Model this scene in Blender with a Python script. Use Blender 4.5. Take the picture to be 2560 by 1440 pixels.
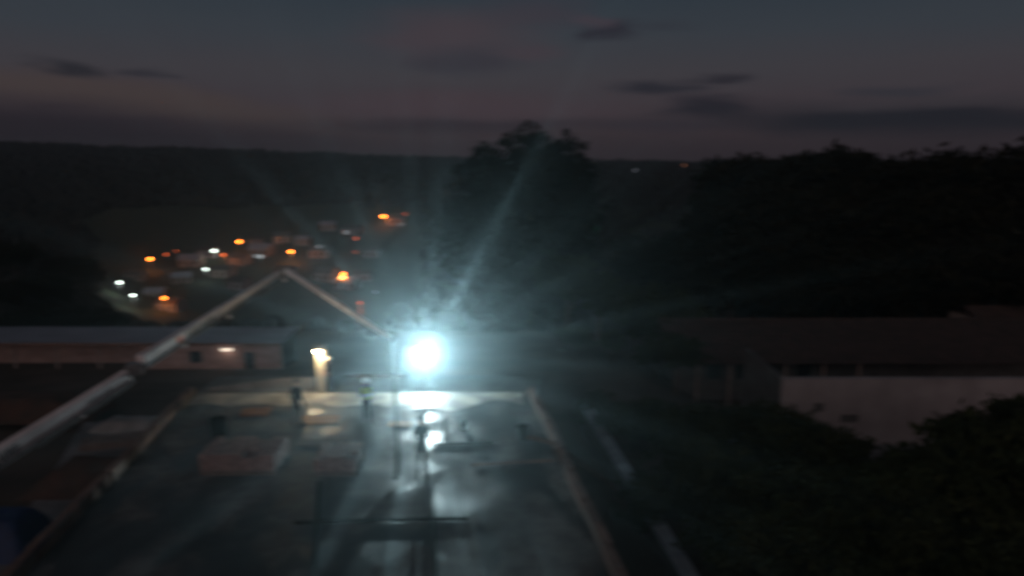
import bpy, bmesh, math, random
from mathutils import Vector, Matrix, Quaternion, noise
R = math.radians
rnd = random.Random(7)
for o in list(bpy.data.objects): bpy.data.objects.remove(o)
S = bpy.context.scene
C = S.collection

# ------------------------------------------------------------------ camera
CAMZ = 13.5; PITCH = 11.02; F = 1698.0
cam_d = bpy.data.cameras.new('camera'); cam = bpy.data.objects.new('camera', cam_d); C.objects.link(cam)
cam.location = (0, 0, CAMZ); cam.rotation_euler = (R(90 - PITCH), 0, 0)
cam_d.sensor_width = 36; cam_d.lens = 36 * F / 2560
cam_d.clip_start = .05; cam_d.clip_end = 6000
cam_d.dof.use_dof = True; cam_d.dof.focus_distance = 0.5
cam_d.dof.aperture_fstop = 7.8; cam_d.dof.aperture_ratio = 0.45; cam_d.dof.aperture_rotation = R(0)
S.camera = cam

# ------------------------------------------------------------------ view, sampling
S.view_settings.view_transform = 'Standard'; S.view_settings.look = 'None'
S.view_settings.exposure = 0; S.view_settings.gamma = 1; S.view_settings.use_curve_mapping = False
S.render.engine = 'CYCLES'
S.cycles.use_denoising = True
S.cycles.max_bounces = 5; S.cycles.volume_bounces = 0
S.cycles.diffuse_bounces = 2; S.cycles.glossy_bounces = 3; S.cycles.transparent_max_bounces = 8
S.cycles.sample_clamp_indirect = 4; S.cycles.caustics_reflective = False

# ------------------------------------------------------------------ world (dusk sky with thin cloud)
W = bpy.data.worlds.new('World'); S.world = W; W.use_nodes = True
nt = W.node_tree; nt.nodes.clear()
def N(t, ty, **k):
    n = t.nodes.new(ty)
    for a, b in k.items(): setattr(n, a, b)
    return n
def math_n(t, op, a, b=None, c=None, clamp=False):
    n = N(t, 'ShaderNodeMath', operation=op); n.use_clamp = clamp
    for i, v in enumerate((a, b, c)):
        if v is None: continue
        if isinstance(v, (int, float)): n.inputs[i].default_value = v
        else: t.links.new(v, n.inputs[i])
    return n.outputs[0]
def mixc(t, f, a, b, mode='MIX'):
    n = N(t, 'ShaderNodeMix', data_type='RGBA', blend_type=mode)
    for i, v in ((0, f), (6, a), (7, b)):
        if isinstance(v, (int, float)): n.inputs[i].default_value = v
        elif isinstance(v, tuple): n.inputs[i].default_value = (*v[:3], 1)
        else: t.links.new(v, n.inputs[i])
    return n.outputs[2]
def lin(h):
    h = h.lstrip('#'); v = [int(h[i:i+2], 16) / 255 for i in (0, 2, 4)]
    return tuple(x / 12.92 if x <= .04045 else ((x + .055) / 1.055) ** 2.4 for x in v)
tc = N(nt, 'ShaderNodeTexCoord'); sep = N(nt, 'ShaderNodeSeparateXYZ'); nt.links.new(tc.outputs['Generated'], sep.inputs[0])
X, Y, Z = sep.outputs
nz = N(nt, 'ShaderNodeTexNoise'); nz.inputs['Scale'].default_value = 3.2; nz.inputs['Detail'].default_value = 5
mp = N(nt, 'ShaderNodeMapping'); mp.inputs['Scale'].default_value = (1.2, 1.2, 7)
nt.links.new(tc.outputs['Generated'], mp.inputs[0]); nt.links.new(mp.outputs[0], nz.inputs[0])
nz2 = N(nt, 'ShaderNodeTexNoise'); nz2.inputs['Scale'].default_value = 9; nz2.inputs['Detail'].default_value = 4
nt.links.new(mp.outputs[0], nz2.inputs[0])
el0 = math_n(nt, 'ARCSINE', Z)
el = math_n(nt, 'ADD', el0, math_n(nt, 'MULTIPLY', math_n(nt, 'SUBTRACT', nz.outputs[0], .5), .035))
az0 = math_n(nt, 'ARCTAN2', X, Y)
az = math_n(nt, 'ADD', az0, math_n(nt, 'MULTIPLY', math_n(nt, 'SUBTRACT', nz2.outputs[0], .5), .12))
ramp = N(nt, 'ShaderNodeValToRGB')
er = ramp.color_ramp; er.elements[0].position = 0; er.elements[1].position = 1
elp = math_n(nt, 'DIVIDE', math_n(nt, 'ADD', el, .1), 1.0, clamp=True)
nt.links.new(elp, ramp.inputs[0])
stops = [(0.0, '#33292d'), (.10, '#3a3035'), (.125, '#413539'), (.165, '#443b40'), (.21, '#434045'), (.26, '#3b4047'), (.33, '#303a43'), (.5, '#252f38'), (1, '#1b242d')]
er.elements[0].color = (*lin(stops[0][1]), 1); er.elements[1].color = (*lin(stops[-1][1]), 1)
for p, h in stops[1:-1]:
    e = er.elements.new(p); e.color = (*lin(h), 1)
col = ramp.outputs[0]
def cloud(px, py, wpx, hpx, colr, amt, tilt=0):
    global col
    d = Vector(((px - 1280) / F, 1, -(py - 389) / F))
    a0 = math.atan2(d.x, d.y); e0 = math.atan2(d.z, math.hypot(d.x, d.y))
    da = math_n(nt, 'SUBTRACT', az, a0); de = math_n(nt, 'SUBTRACT', el, e0)
    de = math_n(nt, 'ADD', de, math_n(nt, 'MULTIPLY', da, tilt))
    u = math_n(nt, 'DIVIDE', da, wpx / F); v = math_n(nt, 'DIVIDE', de, hpx / F)
    r = math_n(nt, 'SQRT', math_n(nt, 'ADD', math_n(nt, 'MULTIPLY', u, u), math_n(nt, 'MULTIPLY', v, v)))
    mr = N(nt, 'ShaderNodeMapRange', interpolation_type='SMOOTHSTEP')
    nt.links.new(r, mr.inputs[0]); mr.inputs[1].default_value = 1.25; mr.inputs[2].default_value = .2
    mr.inputs[3].default_value = 0; mr.inputs[4].default_value = amt
    col = mixc(nt, mr.outputs[0], col, lin(colr))
cloud(300, 250, 620, 45, '#4b403e', .75, .10)
cloud(80, 325, 780, 62, '#272229', .9, .05)
cloud(1150, 275, 420, 38, '#4a3c42', .7, .02)
cloud(1150, 315, 460, 24, '#322a31', .85)
cloud(1130, 110, 240, 70, '#483e44', .85)
cloud(1340, 60, 160, 40, '#413a42', .6)
cloud(1500, 102, 85, 34, '#2b2831', .85)
cloud(1470, 78, 60, 20, '#4a3f47', .6)
cloud(1160, 170, 150, 36, '#37353d', .7)
cloud(1330, 155, 110, 16, '#483d44', .6)
cloud(225, 190, 80, 20, '#26262c', .85, .12)
cloud(405, 195, 60, 14, '#2c2b32', .7)
cloud(1640, 228, 120, 20, '#27272f', .85)
cloud(1800, 205, 90, 12, '#2a282f', .85)
cloud(1760, 270, 120, 30, '#25232b', .9)
cloud(2220, 300, 520, 42, '#212229', .95, .02)
cloud(2300, 258, 360, 22, '#3f3a3f', .7)
cloud(1650, 320, 200, 20, '#332e36', .6)
cloud(1620, 0, 60, 14, '#3d3038', .7)
cloud(1650, 90, 100, 20, '#34363e', .5)
cloud(2220, 232, 120, 14, '#30323a', .6)
bg = N(nt, 'ShaderNodeBackground'); bg.inputs[1].default_value = 0.86
nt.links.new(col, bg.inputs[0]); wo = N(nt, 'ShaderNodeOutputWorld'); nt.links.new(bg.outputs[0], wo.inputs[0])

# the last pink afterglow from behind the camera: one very soft sun
sd = bpy.data.lights.new('afterglow', 'SUN'); sd.energy = .44; sd.angle = R(70); sd.color = (1, .70, .64)
so = bpy.data.objects.new('afterglow', sd); C.objects.link(so); so.rotation_euler = (R(76), 0, R(-22))

# ------------------------------------------------------------------ helpers
cp, sp_ = math.cos(R(PITCH)), math.sin(R(PITCH))
def ray(px, py):
    x = (px - 1280) / F; y = -(py - 720) / F
    return Vector((x, cp + y * sp_, -sp_ + y * cp))
def at(px, py, Y=None, z=None):
    d = ray(px, py)
    t = Y / d.y if Y is not None else (z - CAMZ) / d.z
    return Vector((0, 0, CAMZ)) + d * t
def tag(o, label=None, cat=None, group=None, kind=None):
    if label: o['label'] = label
    if cat: o['category'] = cat
    if group: o['group'] = group
    if kind: o['kind'] = kind
    return o
def empty(name, loc, label, cat, group=None, rz=0):
    o = bpy.data.objects.new(name, None); C.objects.link(o); o.location = loc; o.rotation_euler.z = rz
    o.empty_display_size = .3
    return tag(o, label, cat, group)
class MB:
    def __init__(s): s.v = []; s.f = []; s.m = []
    def add(s, vs, fs, mi=0):
        k = len(s.v); s.v += [tuple(v) for v in vs]; s.f += [tuple(i + k for i in f) for f in fs]; s.m += [mi] * len(fs)
        return s
    def box(s, c, d, rot=None, mi=0):
        h = Vector(d) / 2; vs = []
        for sx in (-1, 1):
            for sy in (-1, 1):
                for sz in (-1, 1):
                    v = Vector((sx * h.x, sy * h.y, sz * h.z))
                    if rot is not None: v = rot @ v
                    vs.append(v + Vector(c))
        return s.add(vs, [(0, 1, 3, 2), (4, 6, 7, 5), (0, 4, 5, 1), (2, 3, 7, 6), (0, 2, 6, 4), (1, 5, 7, 3)], mi)
    def beam(s, a, b, w0, h0, w1=None, h1=None, up=Vector((0, 0, 1)), mi=0, roll=0):
        a = Vector(a); b = Vector(b); w1 = w0 if w1 is None else w1; h1 = h0 if h1 is None else h1
        d = (b - a).normalized()
        sd = d.cross(up)
        if sd.length < 1e-3: sd = d.cross(Vector((1, 0, 0)))
        sd.normalize(); u = sd.cross(d)
        vs = [p + sd * (i * w / 2) + u * (j * h / 2) for p, w, h in ((a, w0, h0), (b, w1, h1)) for i, j in ((-1, -1), (1, -1), (1, 1), (-1, 1))]
        return s.add(vs, [(3, 2, 1, 0), (4, 5, 6, 7), (0, 1, 5, 4), (1, 2, 6, 5), (2, 3, 7, 6), (3, 0, 4, 7)], mi)
    def tube(s, pts, r, n=8, mi=0, r1=None):
        pts = [Vector(p) for p in pts]; rings = []; m = len(pts)
        for i, p in enumerate(pts):
            d = (pts[min(i + 1, m - 1)] - pts[max(i - 1, 0)]).normalized()
            a = d.cross(Vector((0, 0, 1)))
            if a.length < .05: a = d.cross(Vector((0, 1, 0)))
            a.normalize(); b = a.cross(d)
            rr = r if r1 is None else r + (r1 - r) * i / (m - 1)
            rings.append([p + (a * math.cos(t) + b * math.sin(t)) * rr for t in [2 * math.pi * k / n for k in range(n)]])
        vs = [v for rg in rings for v in rg]
        fs = [(i * n + k, i * n + (k + 1) % n, (i + 1) * n + (k + 1) % n, (i + 1) * n + k) for i in range(m - 1) for k in range(n)]
        fs += [tuple(range(n)), tuple((m - 1) * n + k for k in reversed(range(n)))]
        return s.add(vs, fs, mi)
    def lathe(s, c, prof, n=12, mi=0, sx=1, sy=1):
        c = Vector(c); m = len(prof)
        vs = [c + Vector((r * math.cos(2 * math.pi * k / n) * sx, r * math.sin(2 * math.pi * k / n) * sy, z)) for r, z in prof for k in range(n)]
        fs = [(i * n + k, i * n + (k + 1) % n, (i + 1) * n + (k + 1) % n, (i + 1) * n + k) for i in range(m - 1) for k in range(n)]
        fs += [tuple(reversed(range(n))), tuple((m - 1) * n + k for k in range(n))]
        return s.add(vs, fs, mi)
    def mesh(s, name, mats):
        me = bpy.data.meshes.new(name); me.from_pydata(s.v, [], s.f)
        for m in (mats if isinstance(mats, (list, tuple)) else [mats]): me.materials.append(m)
        if any(s.m): me.polygons.foreach_set('material_index', s.m)
        me.validate(); me.update()
        return me
    def build(s, name, mats, parent=None, smooth=False, bevel=0):
        me = s.mesh(name, mats)
        if smooth: me.polygons.foreach_set('use_smooth', [True] * len(me.polygons))
        return link(name, me, parent, bevel)
def link(name, me, parent=None, bevel=0):
    o = bpy.data.objects.new(name, me); C.objects.link(o)
    if parent is not None: o.parent = parent
    if bevel:
        b = o.modifiers.new('b', 'BEVEL'); b.width = bevel; b.segments = 1
    return o
def copy_tree(o, parent=None):
    kids = KIDS.get(o.name)
    c = o.copy(); C.objects.link(c)
    if parent is not None: c.parent = parent
    for ch in o.children: copy_tree(ch, c)
    return c
KIDS = {}

# ------------------------------------------------------------------ materials
def mat(name, c, rough=.8, c2=None, scale=3, detail=6, bump=0, bscale=None, metal=0, spec=.5, stretch=None, contrast=.5):
    m = bpy.data.materials.new(name); m.use_nodes = True; t = m.node_tree
    p = t.nodes['Principled BSDF']; p.inputs['Roughness'].default_value = rough; p.inputs['Metallic'].default_value = metal
    p.inputs['Specular IOR Level'].default_value = spec
    g = N(t, 'ShaderNodeNewGeometry'); src = g.outputs['Position']
    if stretch:
        mpn = N(t, 'ShaderNodeMapping'); mpn.inputs['Scale'].default_value = stretch; t.links.new(src, mpn.inputs[0]); src = mpn.outputs[0]
    n = N(t, 'ShaderNodeTexNoise'); n.inputs['Scale'].default_value = scale; n.inputs['Detail'].default_value = detail
    t.links.new(src, n.inputs[0])
    mr = N(t, 'ShaderNodeMapRange'); t.links.new(n.outputs[0], mr.inputs[0])
    mr.inputs[1].default_value = .5 - contrast / 2 * .6; mr.inputs[2].default_value = .5 + contrast / 2 * .6
    c2 = c2 or tuple(x * .6 for x in c)
    t.links.new(mixc(t, mr.outputs[0], tuple(c2), tuple(c)), p.inputs['Base Color'])
    if bump:
        n2 = N(t, 'ShaderNodeTexNoise'); n2.inputs['Scale'].default_value = bscale or scale * 4; n2.inputs['Detail'].default_value = 5
        t.links.new(src, n2.inputs[0]); b = N(t, 'ShaderNodeBump'); b.inputs['Strength'].default_value = bump; b.inputs['Distance'].default_value = .05
        t.links.new(n2.outputs[0], b.inputs['Height']); t.links.new(b.outputs[0], p.inputs['Normal'])
    return m
def emit(name, c, s):
    m = bpy.data.materials.new(name); m.use_nodes = True; p = m.node_tree.nodes['Principled BSDF']
    p.inputs['Base Color'].default_value = (.3, .3, .3, 1)
    p.inputs['Emission Color'].default_value = (*c, 1); p.inputs['Emission Strength'].default_value = s
    m.cycles.emission_sampling = 'NONE'
    return m
M = dict(
    earth=mat('earth', (.085, .06, .045), .95, (.04, .03, .022), .35, bump=.5, bscale=2),
    grass=mat('scrub', (.035, .045, .02), .95, (.02, .025, .012), .2, bump=.5, bscale=1),
    redsoil=mat('red soil', (.07, .037, .026), .95, (.04, .027, .02), 1.5, bump=.7, bscale=4),
    yard=mat('yard concrete', (.24, .235, .24), .8, (.07, .07, .07), .35, bump=.3),
    conc=mat('rough concrete', (.26, .25, .24), .85, (.17, .165, .16), 1.2, bump=.4, bscale=8),
    concd=mat('dark concrete', (.12, .12, .12), .85, (.08, .08, .08), 1.2, bump=.4, bscale=8),
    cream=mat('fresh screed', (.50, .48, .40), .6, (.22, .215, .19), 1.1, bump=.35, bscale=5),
    wood=mat('formwork timber', (.24, .15, .12), .85, (.09, .055, .045), 1.4, bump=.35, bscale=9, contrast=.8),
    wood2=mat('grey weathered timber', (.19, .15, .13), .85, (.09, .07, .06), 1.4, bump=.35, bscale=9, contrast=.8),
    ply=mat('orange plywood', (.36, .16, .07), .7, (.22, .10, .05), 2, bump=.2),
    brick=mat('red brick', (.30, .20, .18), .9, (.18, .115, .10), 6, bump=.4, bscale=20),
    wallp=mat('pink plastered wall', (.42, .30, .27), .9, (.30, .21, .19), 1.0, bump=.3, bscale=8, stretch=(1, 1, 2.5)),
    wallw=mat('whitewashed wall', (.38, .355, .36), .9, (.27, .25, .255), .5, bump=.3, bscale=3),
    metalroof=mat('zinc roof sheet', (.42, .44, .50), .45, (.30, .32, .37), .8, metal=.0, stretch=(.4, 2, 1)),
    tile=mat('clay roof tile', (.075, .05, .043), .9, (.045, .035, .03), 1.2, bump=.4, bscale=9),
    post=mat('pale post paint', (.34, .27, .25), .8, (.22, .18, .17), 3),
    dark=mat('dark opening', (.02, .02, .022), .5, (.012, .012, .013), 2),
    glass=mat('dark window glass', (.03, .035, .04), .12, (.02, .02, .025), 2),
    boom=mat('chalky white boom paint', (.76, .71, .70), .85, (.60, .55, .54), 1.3, bump=.1, spec=.15),
    steel=mat('dirty steel', (.22, .21, .21), .5, (.12, .11, .11), 4, metal=.3),
    rubber=mat('black rubber', (.015, .015, .015), .95, (.01, .01, .01), 5, spec=.05),
    letter=mat('dark lettering', (.06, .055, .06), .6, (.04, .04, .04), 5),
    redp=mat('red emblem paint', (.50, .06, .04), .5, (.35, .05, .03), 5),
    blue=mat('blue plastic', (.01, .03, .11), .7, (.01, .025, .08), 3),
    bluegrey=mat('pale blue coping', (.33, .41, .46), .9, (.22, .28, .32), 2, bump=.2),
    leaf=mat('leaf', (.040, .050, .020), .9, (.02, .03, .012), .8, spec=.1),
    leafd=mat('dark leaf', (.022, .022, .012), .8, (.012, .013, .008), .5, spec=.1),
    bark=mat('bark', (.12, .085, .065), .95, (.06, .045, .035), 4, bump=.6),
    skin=mat('skin', (.30, .17, .12), .6, (.26, .14, .10), 9),
    navy=mat('navy work clothes', (.02, .022, .032), .95, (.014, .015, .02), 9, spec=.1),
    greyc=mat('grey work clothes', (.11, .11, .115), .9, (.07, .07, .075), 9),
    hivis=mat('lime hi-vis cloth', (.42, .62, .06), .7, (.34, .52, .05), 9),
    refl=mat('grey reflective tape', (.6, .6, .6), .3, (.5, .5, .5), 9),
    helmet=mat('white helmet shell', (.78, .78, .76), .3, (.7, .7, .68), 9),
    boot=mat('black rubber boot', (.02, .02, .02), .4, (.015, .015, .015), 9),
    alu=mat('aluminium', (.5, .5, .5), .35, (.4, .4, .4), 5, metal=.8),
    plast=mat('village wall plaster', (.42, .36, .32), .9, (.30, .25, .22), .4),
    hill=mat('far wooded slope', (.012, .012, .009), .95, (.006, .007, .005), .02, bump=.6, bscale=.3),
    l_flood=emit('floodlight lens', (.82, .97, 1), 260),
    l_warm=emit('warm lamp', (1, .86, .62), 90),
    l_sod=emit('sodium lamp', (1, .20, .018), 22),
    l_sodd=emit('dim sodium lamp', (1, .14, .03), 2.6),
    l_white=emit('cool village lamp', (.80, .95, .85), 9),
    l_whited=emit('dim village lamp', (.75, .85, .9), .9),
    l_far=emit('far orange lamp', (1, .35, .15), .35),
    l_farw=emit('far white lamp', (.7, .75, .9), .35),
    l_tube=emit('tube lamp', (1, .86, .68), 2.2),
)

# wet concrete of the slab
def wet_concrete():
    m = bpy.data.materials.new('wet slab concrete'); m.use_nodes = True; t = m.node_tree; p = t.nodes['Principled BSDF']; p.inputs['Specular IOR Level'].default_value = .36
    g = N(t, 'ShaderNodeNewGeometry').outputs['Position']
    def nse(scale, detail=4, st=(1, 1, 1), dist=0):
        mp_ = N(t, 'ShaderNodeMapping'); mp_.inputs['Scale'].default_value = st; t.links.new(g, mp_.inputs[0])
        n = N(t, 'ShaderNodeTexNoise'); n.inputs['Scale'].default_value = scale; n.inputs['Detail'].default_value = detail; n.inputs['Distortion'].default_value = dist
        t.links.new(mp_.outputs[0], n.inputs[0]); return n.outputs[0]
    def rng(v, a, b, c=0, d=1):
        r = N(t, 'ShaderNodeMapRange', interpolation_type='SMOOTHSTEP'); t.links.new(v, r.inputs[0])
        for i, x in enumerate((a, b, c, d)): r.inputs[i + 1].default_value = x
        return r.outputs[0]
    wet = rng(nse(.62, 4, (1, .75, 1), .7), .44, .56)
    fine = nse(2.2, 6)
    base = mixc(t, wet, (.13, .13, .125), (.04, .043, .043))
    base = mixc(t, rng(fine, .35, .65, 0, .5), base, (.045, .048, .05))
    t.links.new(base, p.inputs['Base Color'])
    t.links.new(rng(wet, 0, 1, .74, .37), p.inputs['Roughness'])
    b1 = N(t, 'ShaderNodeBump'); b1.inputs['Strength'].default_value = .55; b1.inputs['Distance'].default_value = .4
    t.links.new(nse(.5, 1.2, (1, .8, 1), .2), b1.inputs['Height'])
    b2 = N(t, 'ShaderNodeBump'); b2.inputs['Strength'].default_value = .15; b2.inputs['Distance'].default_value = .04
    t.links.new(nse(5, 4), b2.inputs['Height']); t.links.new(b1.outputs[0], b2.inputs['Normal'])
    t.links.new(b2.outputs[0], p.inputs['Normal'])
    return m
M['slab'] = wet_concrete()

# ------------------------------------------------------------------ terrain
YP = [(-400, 0), (25, 0), (40, -1.2), (50, -2.1), (62, -3.4), (75, -6), (110, -18), (170, -36), (230, -45), (270, -43), (330, -36), (420, -20), (600, -9), (900, 0), (1300, 4), (1700, 0)]
def interp(P, x):
    if x <= P[0][0]: return P[0][1]
    for (a, b), (c, d) in zip(P, P[1:]):
        if x <= c:
            t = (x - a) / (c - a); return b + (d - b) * t
    return P[-1][1]
def sm(a, b, x):
    t = max(0, min(1, (x - a) / (b - a))); return t * t * (3 - 2 * t)
def hgt(x, y):
    z = interp(YP, y)
    s = x / max(y, 30)
    ridge = interp([(-.9, 29), (-.75, 25), (-.45, 15), (-.1, 3), (.15, -3), (.5, -4), (1, 4)], s)
    z += ridge * sm(550, 900, y)
    # wooded shoulder on the right
    k = sm(.10, .42, s) * sm(55, 95, y) * (1 - sm(260, 600, y))
    z = z * (1 - k) + k * (-9 + 12 * sm(80, 200, y))
    # left shoulder before the village
    k = sm(-.52, -.75, s) * sm(60, 120, y) * (1 - sm(500, 800, y))
    z = z * (1 - k) + k * (-14 - .03 * y)
    if y > 60 or abs(x) > 60: z += (noise.noise(Vector((x * .012, y * .012, 3))) * 5) * sm(70, 200, math.hypot(x, y))
    # right neighbour lot lies lower
    z -= 2.4 * sm(9, 14, x - .14 * (y - 20) * 0) * (1 - sm(60, 90, y)) * sm(-30, 0, y)* (1 - sm(80, 140, x))
    return z
def grid_axis(lo, hi, d0, g):
    out = [0.0]; x = 0; d = d0
    while x < hi: x += d; d *= g; out.append(x)
    x = 0; d = d0; neg = []
    while x > lo: x -= d; d *= g; neg.append(x)
    return sorted(neg) + out
gx = grid_axis(-1700, 1700, 2.0, 1.06); gy = [v + 30 for v in grid_axis(-330, 1700, 2.0, 1.045)]
mb = MB(); mb.v = [(x, y, hgt(x, y)) for y in gy for x in gx]; nx = len(gx)
for j in range(len(gy) - 1):
    for i in range(nx - 1):
        mb.f.append((j * nx + i, j * nx + i + 1, (j + 1) * nx + i + 1, (j + 1) * nx + i))
        cx, cy = gx[i], gy[j]
        mb.m.append(0 if math.hypot(cx, cy - 30) < 60 else (1 if cy < 480 else 2))
tag(mb.build('ground', [M['earth'], M['grass'], M['hill']], smooth=True), kind='structure')

def on_ground(px, py, up=0, y0=90, y1=1200):
    d = ray(px, py); y = y0
    while y < y1:
        p = Vector((0, 0, CAMZ)) + d * (y / d.y)
        if p.z < hgt(p.x, p.y) + up: return p
        y *= 1.004
    return Vector((0, 0, CAMZ)) + d * (y1 / d.y)

# ------------------------------------------------------------------ slab building
ZS = 3.5
def Lx(y): return 505 - .936 * (y - 970)
def Rx(y): return 1312 + .458 * (y - 970)
fl = at(Lx(986), 986, z=ZS); fr = at(Rx(982), 982, z=ZS); nl = at(Lx(1560), 1560, z=ZS); nr = at(Rx(1560), 1560, z=ZS)
# extend towards and past the camera
nl = fl + (nl - fl) * 2.0; nr = fr + (nr - fr) * 2.0
root = empty('concrete_building', (0, 0, 0), 'unfinished concrete building with a wide wet roof slab lit by the floodlight', 'building')
def prism(name, pts, z0, z1, m, parent=None):
    n = len(pts); b = MB()
    b.add([(p[0], p[1], z0) for p in pts] + [(p[0], p[1], z1) for p in pts],
          [tuple(reversed(range(n))), tuple(range(n, 2 * n))] + [(i, (i + 1) % n, (i + 1) % n + n, i + n) for i in range(n)])
    return b.build(name, m, parent)
# subdivided slab top so that it is slightly uneven
mb = MB(); nu, nv = 40, 80
for j in range(nv + 1):
    for i in range(nu + 1):
        u, v = i / nu, j / nv
        p = (fl * (1 - v) + nl * v) * (1 - u) + (fr * (1 - v) + nr * v) * u
        mb.v.append((p.x, p.y, ZS + .012 * noise.noise(Vector((p.x * .5, p.y * .5, 0)))))
for j in range(nv):
    for i in range(nu):
        a = j * (nu + 1) + i; mb.f.append((a, a + nu + 1, a + nu + 2, a + 1)); mb.m.append(0)
mb.build('roof_slab_surface', M['slab'], root, smooth=True)
prism('roof_slab', [fl, nl, nr, fr], ZS - .25, ZS - .03, M['concd'], root)
def wall_line(a, b, z0, z1, th, m, name, parent):
    mbw = MB(); mbw.beam(Vector((a.x, a.y, (z0 + z1) / 2)), Vector((b.x, b.y, (z0 + z1) / 2)), th, z1 - z0); return mbw.build(name, m, parent)
inn = lambda p: p + (Vector(((fl.x + fr.x) / 2, 15, ZS)) - p).normalized() * .5
for a, b in ((fl, nl), (fr, nr)):
    a2, b2 = inn(a), inn(b)
    wall_line(a2, b2, -2.9, ZS - .26, .25, M['concd'], 'wall', root)
wall_line(inn(fl), inn(fr), -3, ZS - .26, .2, M['concd'], 'wall', root)
# lower roof behind the bright edge
bl = at(420, 986, z=2.9); 
lo = [Vector((fl.x - .8, fl.y + .15, 0)), Vector((fr.x + .4, fr.y + .15, 0)), Vector((fr.x + .9, fr.y + 4.2, 0)), Vector((fl.x - .9, fl.y + 4.2, 0))]
prism('lower_roof_slab', lo, 2.62, 2.9, M['concd'], root)
wall_line(lo[2] + Vector((-.3, -.3, 0)), lo[3] + Vector((.3, -.3, 0)), -3.2, 2.6, .2, M['concd'], 'wall', root)
# bright fresh strip
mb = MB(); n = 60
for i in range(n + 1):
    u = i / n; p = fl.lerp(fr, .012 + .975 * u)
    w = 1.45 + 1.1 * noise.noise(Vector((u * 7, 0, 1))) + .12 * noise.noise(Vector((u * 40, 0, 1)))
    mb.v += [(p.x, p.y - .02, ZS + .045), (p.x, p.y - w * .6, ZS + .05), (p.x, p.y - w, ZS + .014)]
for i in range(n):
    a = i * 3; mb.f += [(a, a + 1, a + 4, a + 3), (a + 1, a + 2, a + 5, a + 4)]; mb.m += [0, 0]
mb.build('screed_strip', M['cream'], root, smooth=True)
# formwork planks along both sides: upright boards with stakes
def formwork(a, b, label, side, tall):
    r = empty('edge_formwork', (0, 0, 0), label, 'formwork')
    L = (b - a).length; d = (b - a).normalized(); s = 0; k = 0
    nrm = Vector((d.y, -d.x, 0)) * side
    while s < L - .5:
        l = min(rnd.uniform(1.7, 2.5), L - s)
        j = rnd.uniform(-.05, .05); h = tall * rnd.uniform(.88, 1.1)
        p0 = a + d * (s + .02) + nrm * (.06 + j); p1 = a + d * (s + l - .03) + nrm * (.06 + j + rnd.uniform(-.03, .03))
        q = MB().beam(Vector((p0.x, p0.y, ZS + h / 2 - .12)), Vector((p1.x, p1.y, ZS + h / 2 - .12 + rnd.uniform(-.02, .02))), .05, h)
        q.build('plank', rnd.choice([M['wood'], M['wood2']]), r)
        pm = a + d * (s + l * .5) + nrm * .16
        MB().box((pm.x, pm.y, ZS - .05), (.08, .08, .75)).build('stake', M['wood2'], r)
        # cap board lying on top
        c0 = p0 + nrm * .12; c1 = p1 + nrm * .12
        MB().beam(Vector((c0.x, c0.y, ZS + tall - .07)), Vector((c1.x, c1.y, ZS + tall - .05)), .22, .035).build('cap_board', M['wood'], r)
        s += l; k += 1
    return r
formwork(fl, nl, 'pinkish timber formwork boards along the left edge of the roof slab', 1, .40)
formwork(fr, nr, 'ragged timber formwork boards along the right edge of the roof slab', -1, .34)

# ------------------------------------------------------------------ floodlight on tripod
FP = at(1060, 886, Y=29.6)
tocam = (Vector((0, 0, CAMZ)) - FP).normalized()
fb = Vector((FP.x, FP.y, 2.9))
r = empty('floodlight', fb, 'blazing cyan-white site floodlight on a tripod at the far end of the slab', 'floodlight')
hz = FP.z - 2.9
MB().tube([(0, 0, .15), (0, 0, hz - .42)], .025).build('pole', M['steel'], r)
for k in range(3):
    a = k * 2.094 + .5
    MB().tube([(0, 0, .8), (.55 * math.cos(a), .55 * math.sin(a), .02)], .018, 6).build('leg', M['steel'], r)
q = tocam.to_track_quat('Z', 'Y').to_matrix()
def loc(v): return q @ Vector(v) + Vector((0, 0, hz))
b = MB(); b.box(loc((0, 0, -.10)), (.74, .80, .12), q); b.build('housing', M['steel'], r)
b = MB()
for k in range(7): b.box(loc((-.3 + .1 * k, 0, -.19)), (.02, .7, .07), q)
b.build('cooling_fins', M['steel'], r)
b = MB()
nn = 24
b.add([loc((.22 * math.cos(2 * math.pi * k / nn), .28 * math.sin(2 * math.pi * k / nn), -.03)) for k in range(nn)], [tuple(range(nn))]); b.build('lens', M['l_flood'], r)
b = MB(); b.tube([loc((-.42, -.05, -.1)), loc((-.42, -.5, -.1)), loc((.42, -.5, -.1)), loc((.42, -.05, -.1))], .018, 6); b.build('bracket', M['steel'], r)
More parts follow.
